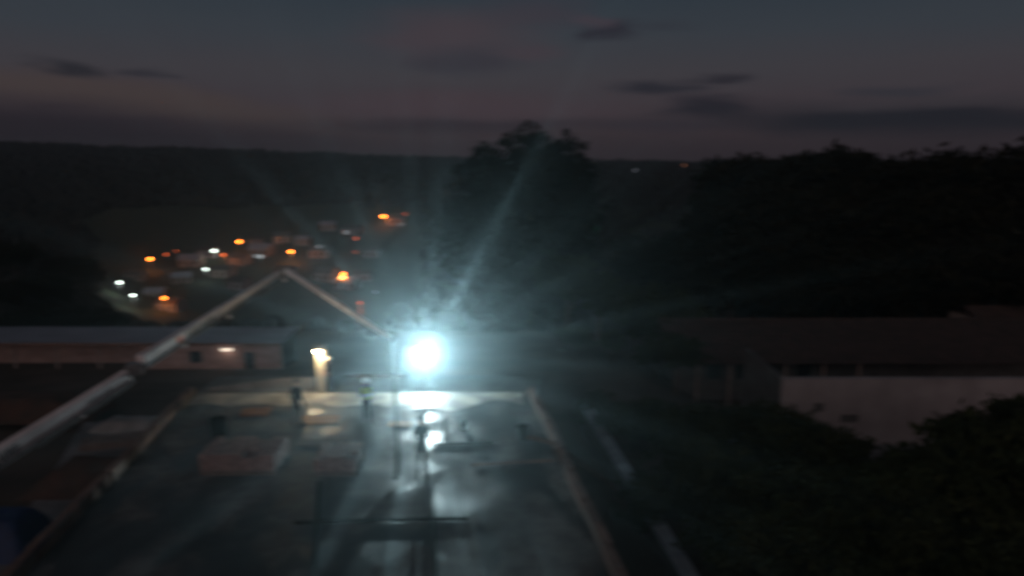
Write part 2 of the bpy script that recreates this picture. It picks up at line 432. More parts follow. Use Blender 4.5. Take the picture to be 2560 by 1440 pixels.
def flood_light(kind):
    ld = bpy.data.lights.new('flood_' + kind, 'SPOT'); ld.energy = FLOOD_POWER * (1 if kind == 'beam' else .05); ld.spot_size = R(58 if kind == 'beam' else 168); ld.spot_blend = .5; ld.shadow_soft_size = .05
    ld.color = (.56, .90, 1.0) if kind == 'beam' else (.72, .94, 1.0); ld.use_nodes = True; t = ld.node_tree
    em = [n for n in t.nodes if n.type == 'EMISSION'][0]
    tcn = N(t, 'ShaderNodeTexCoord'); s = N(t, 'ShaderNodeSeparateXYZ'); t.links.new(tcn.outputs['Normal'], s.inputs[0])
    x, y, z = s.outputs
    rad = math_n(t, 'SQRT', math_n(t, 'ADD', math_n(t, 'MULTIPLY', x, x), math_n(t, 'MULTIPLY', y, y)))
    al = math_n(t, 'ARCTAN2', rad, math_n(t, 'ABSOLUTE', z))
    g1 = math_n(t, 'EXPONENT', math_n(t, 'MULTIPLY', math_n(t, 'MULTIPLY', al, al), -1 / (R(12) ** 2)))
    ph = math_n(t, 'ARCTAN2', y, x)
    def rays(scale, lo_, hi_, amt):
        n = N(t, 'ShaderNodeTexNoise', noise_dimensions='1D'); n.inputs['Scale'].default_value = scale; n.inputs['Detail'].default_value = 1
        t.links.new(ph, n.inputs['W'])
        mr = N(t, 'ShaderNodeMapRange', interpolation_type='SMOOTHSTEP'); t.links.new(n.outputs[0], mr.inputs[0])
        for i, v in enumerate((lo_, hi_, 0, amt)): mr.inputs[i + 1].default_value = v
        return mr.outputs[0]
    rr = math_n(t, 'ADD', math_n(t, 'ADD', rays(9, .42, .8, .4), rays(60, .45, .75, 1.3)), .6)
    # a few narrow, stronger blades put into the beam pattern as star glare
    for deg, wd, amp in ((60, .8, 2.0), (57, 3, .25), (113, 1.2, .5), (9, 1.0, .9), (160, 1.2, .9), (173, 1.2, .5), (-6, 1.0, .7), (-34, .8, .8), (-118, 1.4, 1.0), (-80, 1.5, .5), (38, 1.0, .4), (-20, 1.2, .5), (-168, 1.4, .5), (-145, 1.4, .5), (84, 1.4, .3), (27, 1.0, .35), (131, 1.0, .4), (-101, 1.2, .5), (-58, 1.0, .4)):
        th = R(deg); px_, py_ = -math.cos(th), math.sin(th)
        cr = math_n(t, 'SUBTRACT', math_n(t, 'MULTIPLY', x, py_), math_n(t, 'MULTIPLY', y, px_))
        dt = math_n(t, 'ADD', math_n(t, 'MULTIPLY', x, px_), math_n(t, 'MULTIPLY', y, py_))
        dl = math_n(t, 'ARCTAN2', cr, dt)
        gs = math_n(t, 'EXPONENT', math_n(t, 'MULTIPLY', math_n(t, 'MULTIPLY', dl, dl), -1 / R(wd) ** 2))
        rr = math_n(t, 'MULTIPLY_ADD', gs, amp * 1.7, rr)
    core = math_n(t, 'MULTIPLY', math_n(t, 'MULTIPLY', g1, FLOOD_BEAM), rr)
    wide = math_n(t, 'MULTIPLY', math_n(t, 'POWER', math_n(t, 'ABSOLUTE', z), 1.3), FLOOD_WIDE * 20)
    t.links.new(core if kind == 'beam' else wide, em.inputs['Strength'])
    lo_ = bpy.data.objects.new('flood_' + kind, ld); C.objects.link(lo_); lo_.parent = r
    lo_.matrix_world = Matrix.Identity(4)
    lo_.location = loc((0, 0, .05)); lo_.rotation_euler = (-tocam).to_track_quat('Z', 'Y').to_euler()
FLOOD_POWER = 40000; FLOOD_BEAM = 1.25; FLOOD_WIDE = .045
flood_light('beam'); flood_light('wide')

def point(name, p, e, c, rad=.1, parent=None):
    l = bpy.data.lights.new(name, 'POINT'); l.energy = e; l.color = c; l.shadow_soft_size = rad
    o = bpy.data.objects.new(name, l); C.objects.link(o); o.location = p
    if parent is not None: o.parent = parent
    return o

# ------------------------------------------------------------------ lit column, low walls at the far end
cpz = at(797, 874, Y=29.4); ccx = cpz.x + .02; ctop = cpz.z
r = empty('concrete_column', (ccx, 29.6, 2.9), 'square column stub lit warm from its top, left of the floodlight', 'column')
MB().box((0, 0, (ctop - 2.9) / 2), (.40, .40, ctop - 2.9)).build('shaft', M['cream'], r, bevel=.015)
b = MB()
for sx in (-.15, .15):
    for sy in (-.15, .15): b.tube([(sx, sy, ctop - 2.9), (sx * 1.1, sy * 1.1, ctop - 2.9 + .22)], .012, 5)
b.build('starter_bars', M['steel'], r)
r2 = empty('work_lamp', (ccx, 29.36, ctop), 'small warm work lamp clipped to the top of the square column', 'lamp')
MB().box((-.02, -.06, .02), (.34, .18, .07)).build('lamp_housing', M['steel'], r2)
MB().box((-.05, -.06, -.045), (.24, .12, .05)).build('lens', M['l_warm'], r2)
point('work_light', (0, -.40, -.05), 120, (1, .74, .42), .05, r2)

def low_wall(pts, z0, yd, th, label, name='low_wall', m=None):
    # upright wall whose top follows the given picture points at distance yd
    P = [at(x, y, Y=yd) for x, y in pts]; n_ = len(P); b_ = MB()
    vs = [(p.x, yd, z0) for p in P] + [(p.x, yd, p.z) for p in P] + [(p.x, yd + th, z0) for p in P] + [(p.x, yd + th, p.z) for p in P]
    fs = []
    for i in range(n_ - 1):
        fs += [(i, i + 1, n_ + i + 1, n_ + i), (2 * n_ + i + 1, 2 * n_ + i, 3 * n_ + i, 3 * n_ + i + 1), (n_ + i, n_ + i + 1, 3 * n_ + i + 1, 3 * n_ + i)]
    fs += [(0, n_, 3 * n_, 2 * n_), (n_ - 1, 3 * n_ - 1, 4 * n_ - 1, 2 * n_ - 1)]
    b_.add(vs, fs); return tag(b_.build(name, m or M['conc']), label, 'wall')
low_wall([(520, 972), (620, 958), (700, 948), (782, 946)], 2.9, 29.9, .15, 'low plastered parapet with sloping top left of the lit column')
low_wall([(862, 938), (960, 934), (1010, 936)], 2.9, 31.5, .15, 'dim low parapet between the lit column and the floodlight')

# ------------------------------------------------------------------ workers
def person(loc_, rz, label, arms, lean=0, top='navy', bottom='navy', vest=False, scale=1.0, hatm='helmet', stance=.11):
    root = empty('person', loc_, label, 'person', None, rz)
    root.scale = (scale,) * 3
    V = []; E = []; RD = []
    def add(p, r_, par=None):
        V.append(Vector(p)); RD.append(r_)
        if par is not None: E.append((par, len(V) - 1))
        return len(V) - 1
    def ln(x, y, z):  # lean torso forward (-y) above the pelvis
        if z <= .92: return (x, y, z)
        a = lean; dz = z - .92
        return (x, y * math.cos(a) - dz * math.sin(a), .92 + dz * math.cos(a) + y * math.sin(a) * 0)
    pel = add((0, 0, .95), .135); sp1 = add(ln(0, 0, 1.14), .125, pel); ch = add(ln(0, .01, 1.34), .15, sp1)
    nk = add(ln(0, 0, 1.49), .06, ch)
    hd = Vector(ln(0, 0, 1.60))
    h1 = add(ln(0, -.01, 1.56), .078, nk); h2 = add(ln(0, -.005, 1.65), .092, h1); add(ln(0, 0, 1.72), .06, h2)
    for s in (-1, 1):
        hp = add((s * .10, 0, .87), .10, pel); kn = add((s * (stance + .01), -.04 - (.03 if s > 0 else 0), .48), .068, hp)
        an = add((s * stance * 1.15, .03, .10), .047, kn); add((s * stance * 1.3, -.14, .045), .042, an)
        sh = add(ln(s * .18, 0, 1.42), .068, ch)
        e_, w_ = arms[0 if s < 0 else 1]
        el_ = add(e_, .046, sh); wr = add(w_, .032, el_)
        dv = (Vector(w_) - Vector(e_)).normalized()
        sdv = dv.cross(Vector((0, 0, 1)));
        if sdv.length < .1: sdv = Vector((0, 1, 0))
        sdv.normalize()
        pm = add(Vector(w_) + dv * .07, .032, wr)
        for k, l_ in enumerate((.075, .085, .08, .062)):
            o_ = sdv * ((k - 1.5) * .022)
            f1 = add(V[pm] + dv * .035 + o_, .010, pm)
            add(V[f1] + dv * l_ * .6 + Vector((0, 0, -.025)), .008, f1)
        add(V[wr] + dv * .05 + sdv * (-.055 * s) , .011, wr)
    me = bpy.data.meshes.new('b'); me.from_pydata(V, E, [])
    o = bpy.data.objects.new('tmp', me); C.objects.link(o)
    sk = o.modifiers.new('s', 'SKIN'); sk.use_smooth_shade = True
    for i, r_ in enumerate(RD): me.skin_vertices[0].data[i].radius = (r_, r_); me.skin_vertices[0].data[i].use_root = (i == 0)
    o.modifiers.new('u', 'SUBSURF').levels = 1
    dg = bpy.context.evaluated_depsgraph_get(); dg.update()
    nm = bpy.data.meshes.new_from_object(o.evaluated_get(dg)); bpy.data.objects.remove(o)
    nm.materials.clear()
    for k in ('skin', top, bottom): nm.materials.append(M[k])
    nkz = V[nk]
    wrists = [Vector(a[1]) for a in arms]
    for p in nm.polygons:
        c = p.center
        if (c - V[h2]).length < .16 and (c - nkz).length > .04: i = 0
        elif min((c - w).length for w in wrists) < .19 and min(((c - Vector(arms[j][0])).length - .2) for j in (0, 1)) > -.02: i = 0
        elif c.z < .95 and c.z < .93: i = 2
        else: i = 1
        p.material_index = i
    body = link('body', nm, root)
    hc = V[h2] + Vector((0, 0, .055))
    b_ = MB(); b_.lathe(hc, [(.128, -.012), (.128, 0), (.118, .01), (.112, .05), (.085, .095), (.04, .118), (.008, .122)], 14, sy=1.12); hat = b_.build('hard_hat', M[hatm], root, smooth=True)
    b_ = MB(); b_.box(hc + Vector((0, -.165, -.005)), (.15, .08, .012)); b_.build('brim', M[hatm], hat)
    fc = V[h2]
    for s in (-1, 1):
        MB().lathe(fc + Vector((s * .032, -.088, .0)), [(.004, -.010), (.011, 0), (.004, .010)], 6).build('eye', M['dark'], root)
        MB().lathe(fc + Vector((s * .092, .0, -.01)), [(.006, -.03), (.014, 0), (.010, .03)], 6).build('ear', M['skin'], root)
    MB().add([fc + Vector(v) for v in ((-.012, -.088, -.035), (.012, -.088, -.035), (0, -.118, -.032), (0, -.09, .01))], [(0, 1, 2), (0, 2, 3), (1, 3, 2), (0, 3, 1)]).build('nose', M['skin'], root)
    MB().box(fc + Vector((0, -.085, -.06)), (.045, .012, .008)).build('mouth', M['redp'], root)
    for s in (-1, 1):
        b_ = MB(); x = s * stance * 1.18
        b_.lathe((x, .03, 0), [(.058, 0), (.060, .05), (.056, .14), (.062, .30), (.066, .33)], 10); b_.lathe((x + s * .01, -.09, 0), [(.045, 0), (.05, .03), (.044, .07), (.02, .10)], 10, sy=2.0)
        b_.build('boot', M['boot'], root, smooth=True)
    if vest:
        b_ = MB()
        prof = [(.175, .98), (.172, 1.12), (.185, 1.28), (.192, 1.40), (.13, 1.47)]
        n_ = 14; vs = []
        for r_, z_ in prof:
            for k in range(n_):
                a = 2 * math.pi * k / n_
                vs.append(ln(r_ * math.cos(a) * 1.08, r_ * math.sin(a) * .88, z_))
        b_.add(vs, [(i * n_ + k, i * n_ + (k + 1) % n_, (i + 1) * n_ + (k + 1) % n_, (i + 1) * n_ + k) for i in range(len(prof) - 1) for k in range(n_)])
        v_ = b_.build('vest', M['hivis'], root, smooth=True)
        b_ = MB(); vs = []
        for z_ in (1.12, 1.17):
            for k in range(n_):
                a = 2 * math.pi * k / n_; vs.append(ln(.182 * math.cos(a) * 1.08, .182 * math.sin(a) * .88, z_))
        b_.add(vs, [(k, (k + 1) % n_, n_ + (k + 1) % n_, n_ + k) for k in range(n_)]); b_.build('reflective_band', M['refl'], v_)
    return root
down = [((-.26, .03, 1.16), (-.27, -.06, .93)), ((.26, .03, 1.16), (.27, -.06, .93))]
p_ = at(918, 1058, z=ZS)
person((p_.x, p_.y, ZS + .02), R(20), 'worker in lime hi-vis vest and pale hard hat standing on the lit strip', [((-.27, -.08, 1.18), (-.17, -.32, 1.12)), ((.27, -.06, 1.18), (.19, -.31, 1.10))], lean=.10, top='greyc', vest=True)
p_ = at(744, 1064, z=ZS)
person((p_.x, p_.y, ZS + .02), R(160), 'worker in all dark clothes standing in front of the pale screed strip, left', down, lean=.12, stance=.14, hatm='greyc')
p_ = at(829, 1000, Y=29.2)
person((p_.x, 29.15, 2.9), R(-60), 'worker in dark clothes with brightly lit white hard hat beside the lit column', [((-.26, .0, 1.16), (-.22, -.22, 1.05)), ((.26, .0, 1.16), (.22, -.22, 1.05))], lean=.05)
# bull float worker
bp = at(1056, 1196, z=ZS); fh = at(1062, 1022, z=ZS)
dirv = (fh - bp); ang = math.atan2(-dirv.x, dirv.y)   # facing -y local -> rotate by pi
wrk = person((bp.x, bp.y, ZS + .02), ang + math.pi, 'worker in dark clothes pushing a long float handle, back to the camera', [((-.24, -.22, 1.12), (-.08, -.46, 1.0)), ((.24, -.18, 1.10), (.06, -.36, .96))], lean=.2, stance=.10, scale=1.14, hatm='greyc')
r = empty('bull_float', (fh.x, fh.y, ZS + .02), 'long-handled bull float pushed out across the wet concrete toward the floodlight', 'float')
b = MB(); dd = dirv.normalized(); sd_ = Vector((dd.y, -dd.x, 0))
b.beam(-sd_ * .45 + Vector((0, 0, .04)), sd_ * .45 + Vector((0, 0, .04)), .22, .04); b.build('blade', M['steel'], r)
hd_ = bp - fh + dd * .40 + Vector((0, 0, 1.02))
MB().tube([Vector((0, 0, .08)), hd_], .028).build('handle', M['rubber'], r)
MB().box((0, 0, .09), (.12, .12, .08)).build('pivot', M['steel'], r)

# ------------------------------------------------------------------ things on the slab
def brick_stack(px0, px1, py, h, depth, label, ncol):
    a = at(px0, py, z=ZS); b_ = at(px1, py, z=ZS); w = (b_ - a).length
    r_ = empty('brick_pallet', (a.x + w / 2, a.y, ZS), label, 'brick pallet', 'pallets of bricks on the roof slab')
    for k in range(7): MB().box((-w / 2 + .06 + k * (w - .12) / 6, depth / 2, .14), (.10, depth, .025)).build('deck_board', M['wood2'], r_)
    for k in range(3): MB().box((0, .08 + k * (depth - .16) / 2, .065), (w, .1, .12)).build('runner', M['wood2'], r_)
    bw = w / ncol; rows = 5; bh = (h - .16) / rows; bd = depth / 3
    me = MB().box((0, 0, 0), (bw - .02, bd - .02, bh - .015)).mesh('brick', M['brick'])
    for k in range(rows):
        for i in range(ncol):
            for j in range(3):
                if 0 < i < ncol - 1 and j == 1 and k < rows - 1: continue
                if k == rows - 1 and rnd.random() < .12: continue
                o = link('brick', me, r_); o.location = (-w / 2 + bw * (i + .5) + rnd.uniform(-.012, .012), bd * (j + .5) + rnd.uniform(-.012, .012), .16 + bh * (k + .5))
                o.rotation_euler.z = rnd.uniform(-.03, .03)
    for x in (-w * .25, w * .25): MB().tube([(x, -.015, .1), (x, -.015, h + .01), (x, depth + .015, h + .01), (x, depth + .015, .1)], .012, 4).build('strap', M['dark'], r_)
brick_stack(500, 688, 1190, .72, 1.5, 'wider pallet of reddish bricks on the left of the wet slab', 9)
brick_stack(785, 890, 1192, .66, 1.2, 'narrower pallet of reddish bricks near the middle of the wet slab', 5)

def sheet(px, py, w, d, m, label, name, cat, n=1, h=.02, rz=0):
    p = at(px, py, z=ZS)
    r_ = empty(name, (p.x, p.y, ZS + .015), label, cat, None, rz)
    for k in range(n):
        MB().box((rnd.uniform(-.04, .04), (k % 3) * .24 - .24 if n > 2 else 0, h / 2 + (k // 3) * h * 1.1 + .004), (w * rnd.uniform(.93, 1), (.20 if n > 2 else d), h)).build('board', m, r_)
sheet(640, 1034, 1.1, .6, M['ply'], 'small stack of orange boards near the left end of the pale strip', 'board_stack', 'boards', 6, .05, .1)
sheet(800, 1052, 1.5, .8, M['ply'], 'brown plywood sheet lying between the two dark clothed workers', 'plywood_sheet', 'plywood', 1, .03, .05)
sheet(1003, 1062, .9, .5, M['ply'], 'small brown plywood sheet on bright wet concrete right of the hi-vis worker', 'plywood_sheet', 'plywood', 1, .03, -.05)
sheet(800, 1108, 1.4, .5, M['wood2'], 'dull plank pile in front of the narrower brick pallet', 'board_stack', 'boards', 3, .05, .0)
def rail(p0, p1, label, r_=.035):
    a = at(*p0, z=ZS + .05); b_ = at(*p1, z=ZS + .05)
    o = MB(); o.beam(a, b_, .09, .07); tag(o.build('screed_rail', M['rubber']), label, 'rail', 'dark screed rails lying on the slab')
rail((1078, 1112), (1235, 1106), 'dark screed rail lying across the slab just beyond the worker with the long handle')
rail((735, 1306), (1170, 1296), 'dark screed rail lying across the slab closest to the camera')
rail((1078, 1222), (1092, 1500), 'dark screed rail running away from the worker with the long handle toward the camera')
rail((798, 1205), (786, 1420), 'dark screed rail running down the slab below the narrower brick pallet')
rail((1110, 1035), (1112, 1100), 'short dark rail beside the bull float handle on the bright patch')
# dark bucket and barrow shapes
def bucket(px, py, label, s=1):
    p = at(px, py, z=ZS); r_ = empty('bucket', (p.x, p.y, ZS + .015), label, 'bucket')
    MB().lathe((0, 0, 0), [(.13 * s, 0), (.17 * s, .34 * s), (.16 * s, .34 * s), (.12 * s, .02)], 14).build('pail', M['rubber'], r_)
    MB().tube([(-.17 * s, 0, .33 * s), (-.1 * s, 0, .47 * s), (.1 * s, 0, .47 * s), (.17 * s, 0, .33 * s)], .008, 5).build('handle', M['steel'], r_)
bucket(548, 1092, 'large dark drum standing behind the wider brick pallet', 2.0)
bucket(1308, 1098, 'dark bucket near the right formwork edge', 1.4)
bucket(1160, 1075, 'small dark pail on wet concrete right of the float', 1.0)
# braces at the right edge
def brace(p0, z0, p1, z1, label, w=.11):
    a = at(*p0, z=z0); b_ = at(*p1, z=z1); o = MB(); o.beam(a, b_, w, .06); tag(o.build('timber_brace', M['wood']), label, 'timber')
brace((1322, 1092), ZS + .25, (1400, 1112), ZS + .3, 'short pale timber lying across the right formwork edge', .2)
brace((1372, 1100), ZS + .2, (1545, 1225), .4, 'long reddish timber prop leaning down from the right formwork edge', .12)
brace((1180, 1162), ZS + .06, (1385, 1150), ZS + .06, 'thin timber straightedge lying on the dark right part of the slab', .08)

# ------------------------------------------------------------------ concrete pump boom
r = empty('concrete_pump_boom', (0, 0, 0), 'long white folding concrete pump boom arching over the left of the site', 'pump boom')
A = at(-120, 1335, Y=16.0); B = at(322, 938, Y=22.0); B2 = at(352, 905, Y=22.2); T = at(702, 682, Y=33.5); T2 = at(716, 676, Y=33.4); E_ = at(978, 846, Y=27.2)
base = Vector((-17.5, 11.5, 3.2))
def sect(a, b_, h0, h1, w0, w1, nm='boom_section'):
    o = MB(); o.beam(a, b_, w0, h0, w1, h1); return o.build(nm, M['boom'], r, bevel=.03)
sect(base, B, .55, .44, .36, .30)
sect(B2, T, .46, .26, .32, .2)
sect(T2, E_, .26, .18, .18, .14)
# pipeline beside each section
side = Vector((.26, -.1, -.22))
for a, b_, k in ((base, B, 1), (B2, T, .8), (T2, E_, .55)):
    MB().tube([a + side * k, b_ + side * k * .8], .07 * (.6 + .4 * k)).build('delivery_pipe', M['steel'], r)
    L = (b_ - a).length; n_ = int(L / 3)
    for i in range(n_):
        p = a.lerp(b_, (i + .5) / n_); MB().beam(p, p + side * k * 1.15, .09, .07).build('pipe_bracket', M['boom'], r)
# cross brackets seen hanging off the upper section
for px, py, d, l_ in ((540, 770, 27.9, .75), (438, 848, 24.6, .5), (690, 686, 33.2, .6)):
    p = at(px, py, Y=d); q_ = at(px + 32, py + 22, Y=d - .1); MB().beam(p, p + (q_ - p).normalized() * l_, .16, .10).build('link_arm', M['boom'], r)
for p, s in ((B.lerp(B2, .5), .26), (T.lerp(T2, .5), .18), (E_, .12)):
    MB().beam(p + Vector((-.3, -.12, 0)) * s * 3, p + Vector((.3, .12, 0)) * s * 3, s * 1.6, s * 1.6).build('hinge', M['steel'], r, bevel=.03)
# hydraulic rams
for a, b_, o_ in ((base.lerp(B, .72), B + Vector((.05, 0, -.1)), Vector((0, 0, -.42))), (B2.lerp(T, .78), T + Vector((0, 0, -.2)), Vector((0, 0, -.42)))):
    MB().tube([a + o_, b_ + o_ * .5], .07).build('hydraulic_ram', M['steel'], r)
# side lettering (illegible marks) and red emblem squares, on the face towards the camera
def lettering(a, b_, t0, t1, h, w, seed):
    rr = random.Random(seed); d = (b_ - a).normalized(); sd2 = d.cross(Vector((0, 0, 1))).normalized(); up = sd2.cross(d)
    L = (b_ - a).length; o = MB(); s = t0 * L
    def q3(s0, s1, u0, u1):
        f_ = lambda s_, u_: a + d * s_ + up * u_ + sd2 * (w / 2 + .012)
        o.add([f_(s0, u0), f_(s1, u0), f_(s1, u1), f_(s0, u1)], [(0, 1, 2, 3)])
    while s < t1 * L:
        lw = h * .62; st = h * .17
        kind = rr.randrange(4)
        q3(s, s + st, -h / 2, h / 2)
        if kind in (0, 1, 3): q3(s, s + lw, h / 2 - st, h / 2)
        if kind in (0, 2): q3(s, s + lw, -h / 2, -h / 2 + st)
        if kind in (1, 3): q3(s, s + lw, -st / 2, st / 2)
        if kind in (2, 3): q3(s + lw - st, s + lw, -h / 2, h / 2)
        s += h * .88
    o.build('lettering', M['letter'], r)
lettering(B2, T, .22, .40, .22, .31, 3)
lettering(base, B, .48, .66, .24, .34, 5)
lettering(base, B, .86, .93, .10, .32, 8)
def emblem(a, b_, t, s, w):
    d = (b_ - a).normalized(); sd2 = d.cross(Vector((0, 0, 1))).normalized(); up = sd2.cross(d); c = a.lerp(b_, t) + sd2 * (w / 2 + .014)
    MB().add([c + d * i * s + up * j * s * .8 for i, j in ((-.5, -.5), (.5, -.5), (.5, .5), (-.5, .5))], [(0, 1, 2, 3)]).build('emblem', M['redp'], r)
emblem(B2, T, .185, .36, .31); emblem(base, B, .44, .38, .34)
# hose and mast
hp = [E_, E_ + Vector((.1, -.2, -.5)), E_ + Vector((.15, -.8, -1.7)), bp + Vector((-.75, .6, .25)), bp + Vector((-.8, -.2, .1))]
def bez(P, n):
    out = []
    for i in range(n + 1):
        Q = [p.copy() for p in P]; t = i / n
        while len(Q) > 1: Q = [Q[k].lerp(Q[k + 1], t) for k in range(len(Q) - 1)]
        out.append(Q[0])
    return out
MB().tube(bez(hp, 16), .07).build('end_hose', M['rubber'], r, smooth=True)
b = MB(); b.lathe((base.x, base.y, 0), [(.7, 0), (.7, .3), (.35, .6), (.3, 3.0), (.4, 3.3)], 12); b.build('mast', M['steel'], r)

# ------------------------------------------------------------------ left long building
def left_house():
    Yw = 48.0
    e0 = at(700, 856, Y=Yw); g0 = hgt(-16, Yw) - .3
    xr = e0.x; zl = e0.z; xl = at(-300, 856, Y=Yw).x
    xw = at(352, 870, Y=Yw).x
    root = empty('long_house', (0, 0, 0), 'long low house with pale zinc roof and pinkish end wall behind the site, left', 'house')
    yb = Yw + 3.6
    # wall with openings
    win = (at(471, 878, Y=Yw), at(506, 908, Y=Yw)); dr = (at(608, 880, Y=Yw), at(640, 938, Y=Yw))
    b_ = MB(); xs = [xw, win[0].x, win[1].x, dr[0].x, dr[1].x, xr]
    def pan(x0, x1, z0, z1): b_.box(((x0 + x1) / 2, Yw + .1, (z0 + z1) / 2), (x1 - x0, .2, z1 - z0))
    pan(xs[0], xs[1], g0, zl); pan(xs[1], xs[2], g0, win[1].z); pan(xs[1], xs[2], win[0].z, zl)
    pan(xs[2], xs[3], g0, zl); pan(xs[3], xs[4], dr[0].z, zl); pan(xs[4], xs[5], g0, zl)
    b_.build('wall', M['wallp'], root)
    b_ = MB(); b_.box((xr - .1, Yw + 1.85, (g0 + zl) / 2), (.2, 3.2, zl - g0)); b_.box(((xl + xr) / 2 - .3, yb, (g0 + zl) / 2), (xr - xl - .8, .2, zl - g0)); b_.box((xw + .1, Yw + 1.85, (g0 + zl) / 2), (.19, 3.2, zl - g0 - .02))
    b_.build('wall', M['concd'], root)
    b_ = MB(); b_.box(((xl + xw) / 2, Yw + 2.3, (g0 + zl) / 2), (xw - xl - .1, .15, zl - g0 - .03)); b_.build('porch_back_wall', M['wallp'], root)
    w_ = MB().box(((win[0].x + win[1].x) / 2, Yw + .14, (win[0].z + win[1].z) / 2), (win[1].x - win[0].x, .05, win[0].z - win[1].z)).build('window', M['glass'], root)
    MB().box(((win[0].x + win[1].x) / 2, Yw + .06, (win[0].z + win[1].z) / 2), (.05, .05, win[0].z - win[1].z)).build('window_bar', M['dark'], w_)
    d_ = MB().box(((dr[0].x + dr[1].x) / 2, Yw + .15, (dr[0].z + dr[1].z) / 2), (dr[1].x - dr[0].x, .05, dr[0].z - dr[1].z)).build('door', M['dark'], root)
    MB().box((dr[1].x - .12, Yw + .10, (dr[0].z + dr[1].z) / 2), (.05, .06, .12)).build('handle', M['alu'], d_)
    for k in range(9):
        x = xw - 3.2 - k * 3.1
        MB().box((x, Yw + .1, (g0 + zl) / 2), (.14, .14, zl - g0)).build('porch_post', M['post'], root)
    # zinc roof as separate sheets with raised ribs
    zr = at(690, 818, Y=yb + .4).z; y0 = Yw - .35; y1 = yb + .4; z0 = zl + .04
    nS = 26; x = xl - 1; wS = (xr + .25 - x) / nS
    b_ = MB(); b_.box((0, 0, .0), (wS - .02, math.hypot(y1 - y0, zr - z0), .03))
    for k in range(5): b_.box((-wS / 2 + wS * (k + .5) / 5, 0, .03), (.05, math.hypot(y1 - y0, zr - z0), .03))
    me = b_.mesh('roof_sheet', M['metalroof'])
    for k in range(nS):
        o = link('roof_sheet', me, root); o.location = (x + wS * (k + .5), (y0 + y1) / 2, (z0 + zr) / 2 + rnd.uniform(0, .015)); o.rotation_euler.x = math.atan2(zr - z0, y1 - y0)
    MB().box(((x + xr) / 2, y0 - .03, z0 - .06), (xr - x + .3, .04, .18)).build('fascia', M['wood'], root)
    return Yw, zl
Yw, zl = left_house()
tp = at(566, 874, Y=Yw - .15)
r = empty('tube_lamp', (tp.x, tp.y, tp.z), 'small glowing tube lamp on the pink wall between window and door', 'lamp')
MB().box((0, .05, .03), (.9, .06, .05)).build('lamp_housing', M['alu'], r)
MB().tube([(-.42, 0, -.01), (.42, 0, -.01)], .045).build('tube', M['l_tube'], r)
point('tube_light', (0, -.25, -.1), 5, (1, .70, .55), .2, r)

# ------------------------------------------------------------------ right side: white wall, tiled house with porch
Yh = 36.0
a = at(1955, 948, Y=Yh); b = at(2700, 944, Y=Yh + 1)
r = empty('white_yard_wall', (0, 0, 0), 'large whitewashed wall on the right showing pale through the trees', 'wall')
g_ = -4.4; n_ = 12
for k in range(n_):
    x0 = a.x + (b.x - a.x) * k / n_; x1 = a.x + (b.x - a.x) * (k + 1) / n_
    MB().box(((x0 + x1) / 2, Yh + rnd.uniform(-.01, .01), (g_ + a.z) / 2), (x1 - x0 - .012, .25, a.z - g_)).build('panel', M['wallw'], r)
MB().box(((a.x + b.x) / 2, Yh, a.z + .04), (b.x - a.x + .1, .36, .08)).build('coping', M['wallw'], r)
for px, py, w_, h_ in ((2044, 1016, .55, .5), (2120, 1044, 1.0, .45)):
    p = at(px, py, Y=Yh); MB().box((p.x, Yh - .14, p.z), (w_, .03, h_)).build('vent_grille', M['concd'], r)
MB().box((a.x + .14, Yh + 3.2, (g_ + a.z) / 2), (.25, 6, a.z - g_)).build('return_wall', M['concd'], r)

Yp = 46.0
r = empty('tiled_house', (0, 0, 0), 'wide low house with dark clay tile roof and open porch behind the white wall, right', 'house')
e0 = at(1690, 905, Y=Yp); e1 = at(2760, 902, Y=Yp); zt = e0.z; rg = at(1700, 800, Y=Yp + 6).z; g_ = -5.2
L = e1.x - e0.x
rows = 10; cols = 60
me = MB().box((0, 0, 0), (L / cols - .03, .82, .05)).mesh('roof_tile', M['tile'])
sl = math.atan2(rg - zt, 6.2)
extra = MB()
for j in range(rows):
    f_ = (j + .5) / rows; yy = Yp - .4 + 6.4 * f_; zz = zt + (rg - zt) * f_ + .03
    for i in range(cols):
        xx = e0.x + L * (i + .5) / cols
        if i < 29:
            o = link('roof_tile', me, r); o.location = (xx, yy, zz + rnd.uniform(-.012, .012)); o.rotation_euler.x = sl - .05; o.rotation_euler.z = rnd.uniform(-.01, .01)
        else: extra.box((xx, yy, zz), (L / cols - .03, .82, .05), Matrix.Rotation(sl - .05, 3, 'X'))
tag(extra.build('roof_tiles', M['tile'], r), kind='stuff')
MB().box(((e0.x + e1.x) / 2, Yp + 6.1, rg + .05), (L, .3, .15)).build('ridge', M['tile'], r)
b = MB(); y0, y1 = Yp - .3, Yp + 6; b.add([(e0.x, y0, zt - .05), (e1.x, y0, zt - .05), (e1.x, y1, rg - .08), (e0.x, y1, rg - .08), (e0.x, y1 + 6, zt - .1), (e1.x, y1 + 6, zt - .1)], [(0, 1, 2, 3), (3, 2, 5, 4)]); b.build('roof_deck', M['wood2'], r)
MB().box(((e0.x + e1.x) / 2, Yp + 2.2, (g_ + zt) / 2), (L - 1, .2, zt - g_)).build('wall', M['concd'], r)
MB().box((e0.x + .6, Yp + 6.5, (g_ + zt) / 2), (.2, 8.5, zt - g_)).build('wall', M['concd'], r)
for px in (1745, 1826, 1895, 1965, 2060, 2150): 
    p = at(px, 920, Y=Yp); MB().box((p.x, Yp + .05, (g_ + zt) / 2 - .05), (.16, .16, zt - g_ - .1)).build('porch_post', M['post'], r)
for i, px in enumerate((1785, 1860, 2010)):
    p = at(px, 930, Y=Yp + 2); MB().box((p.x, Yp + 2.08, p.z), (1.0, .06, 1.1)).build('window', M['glass'], r)
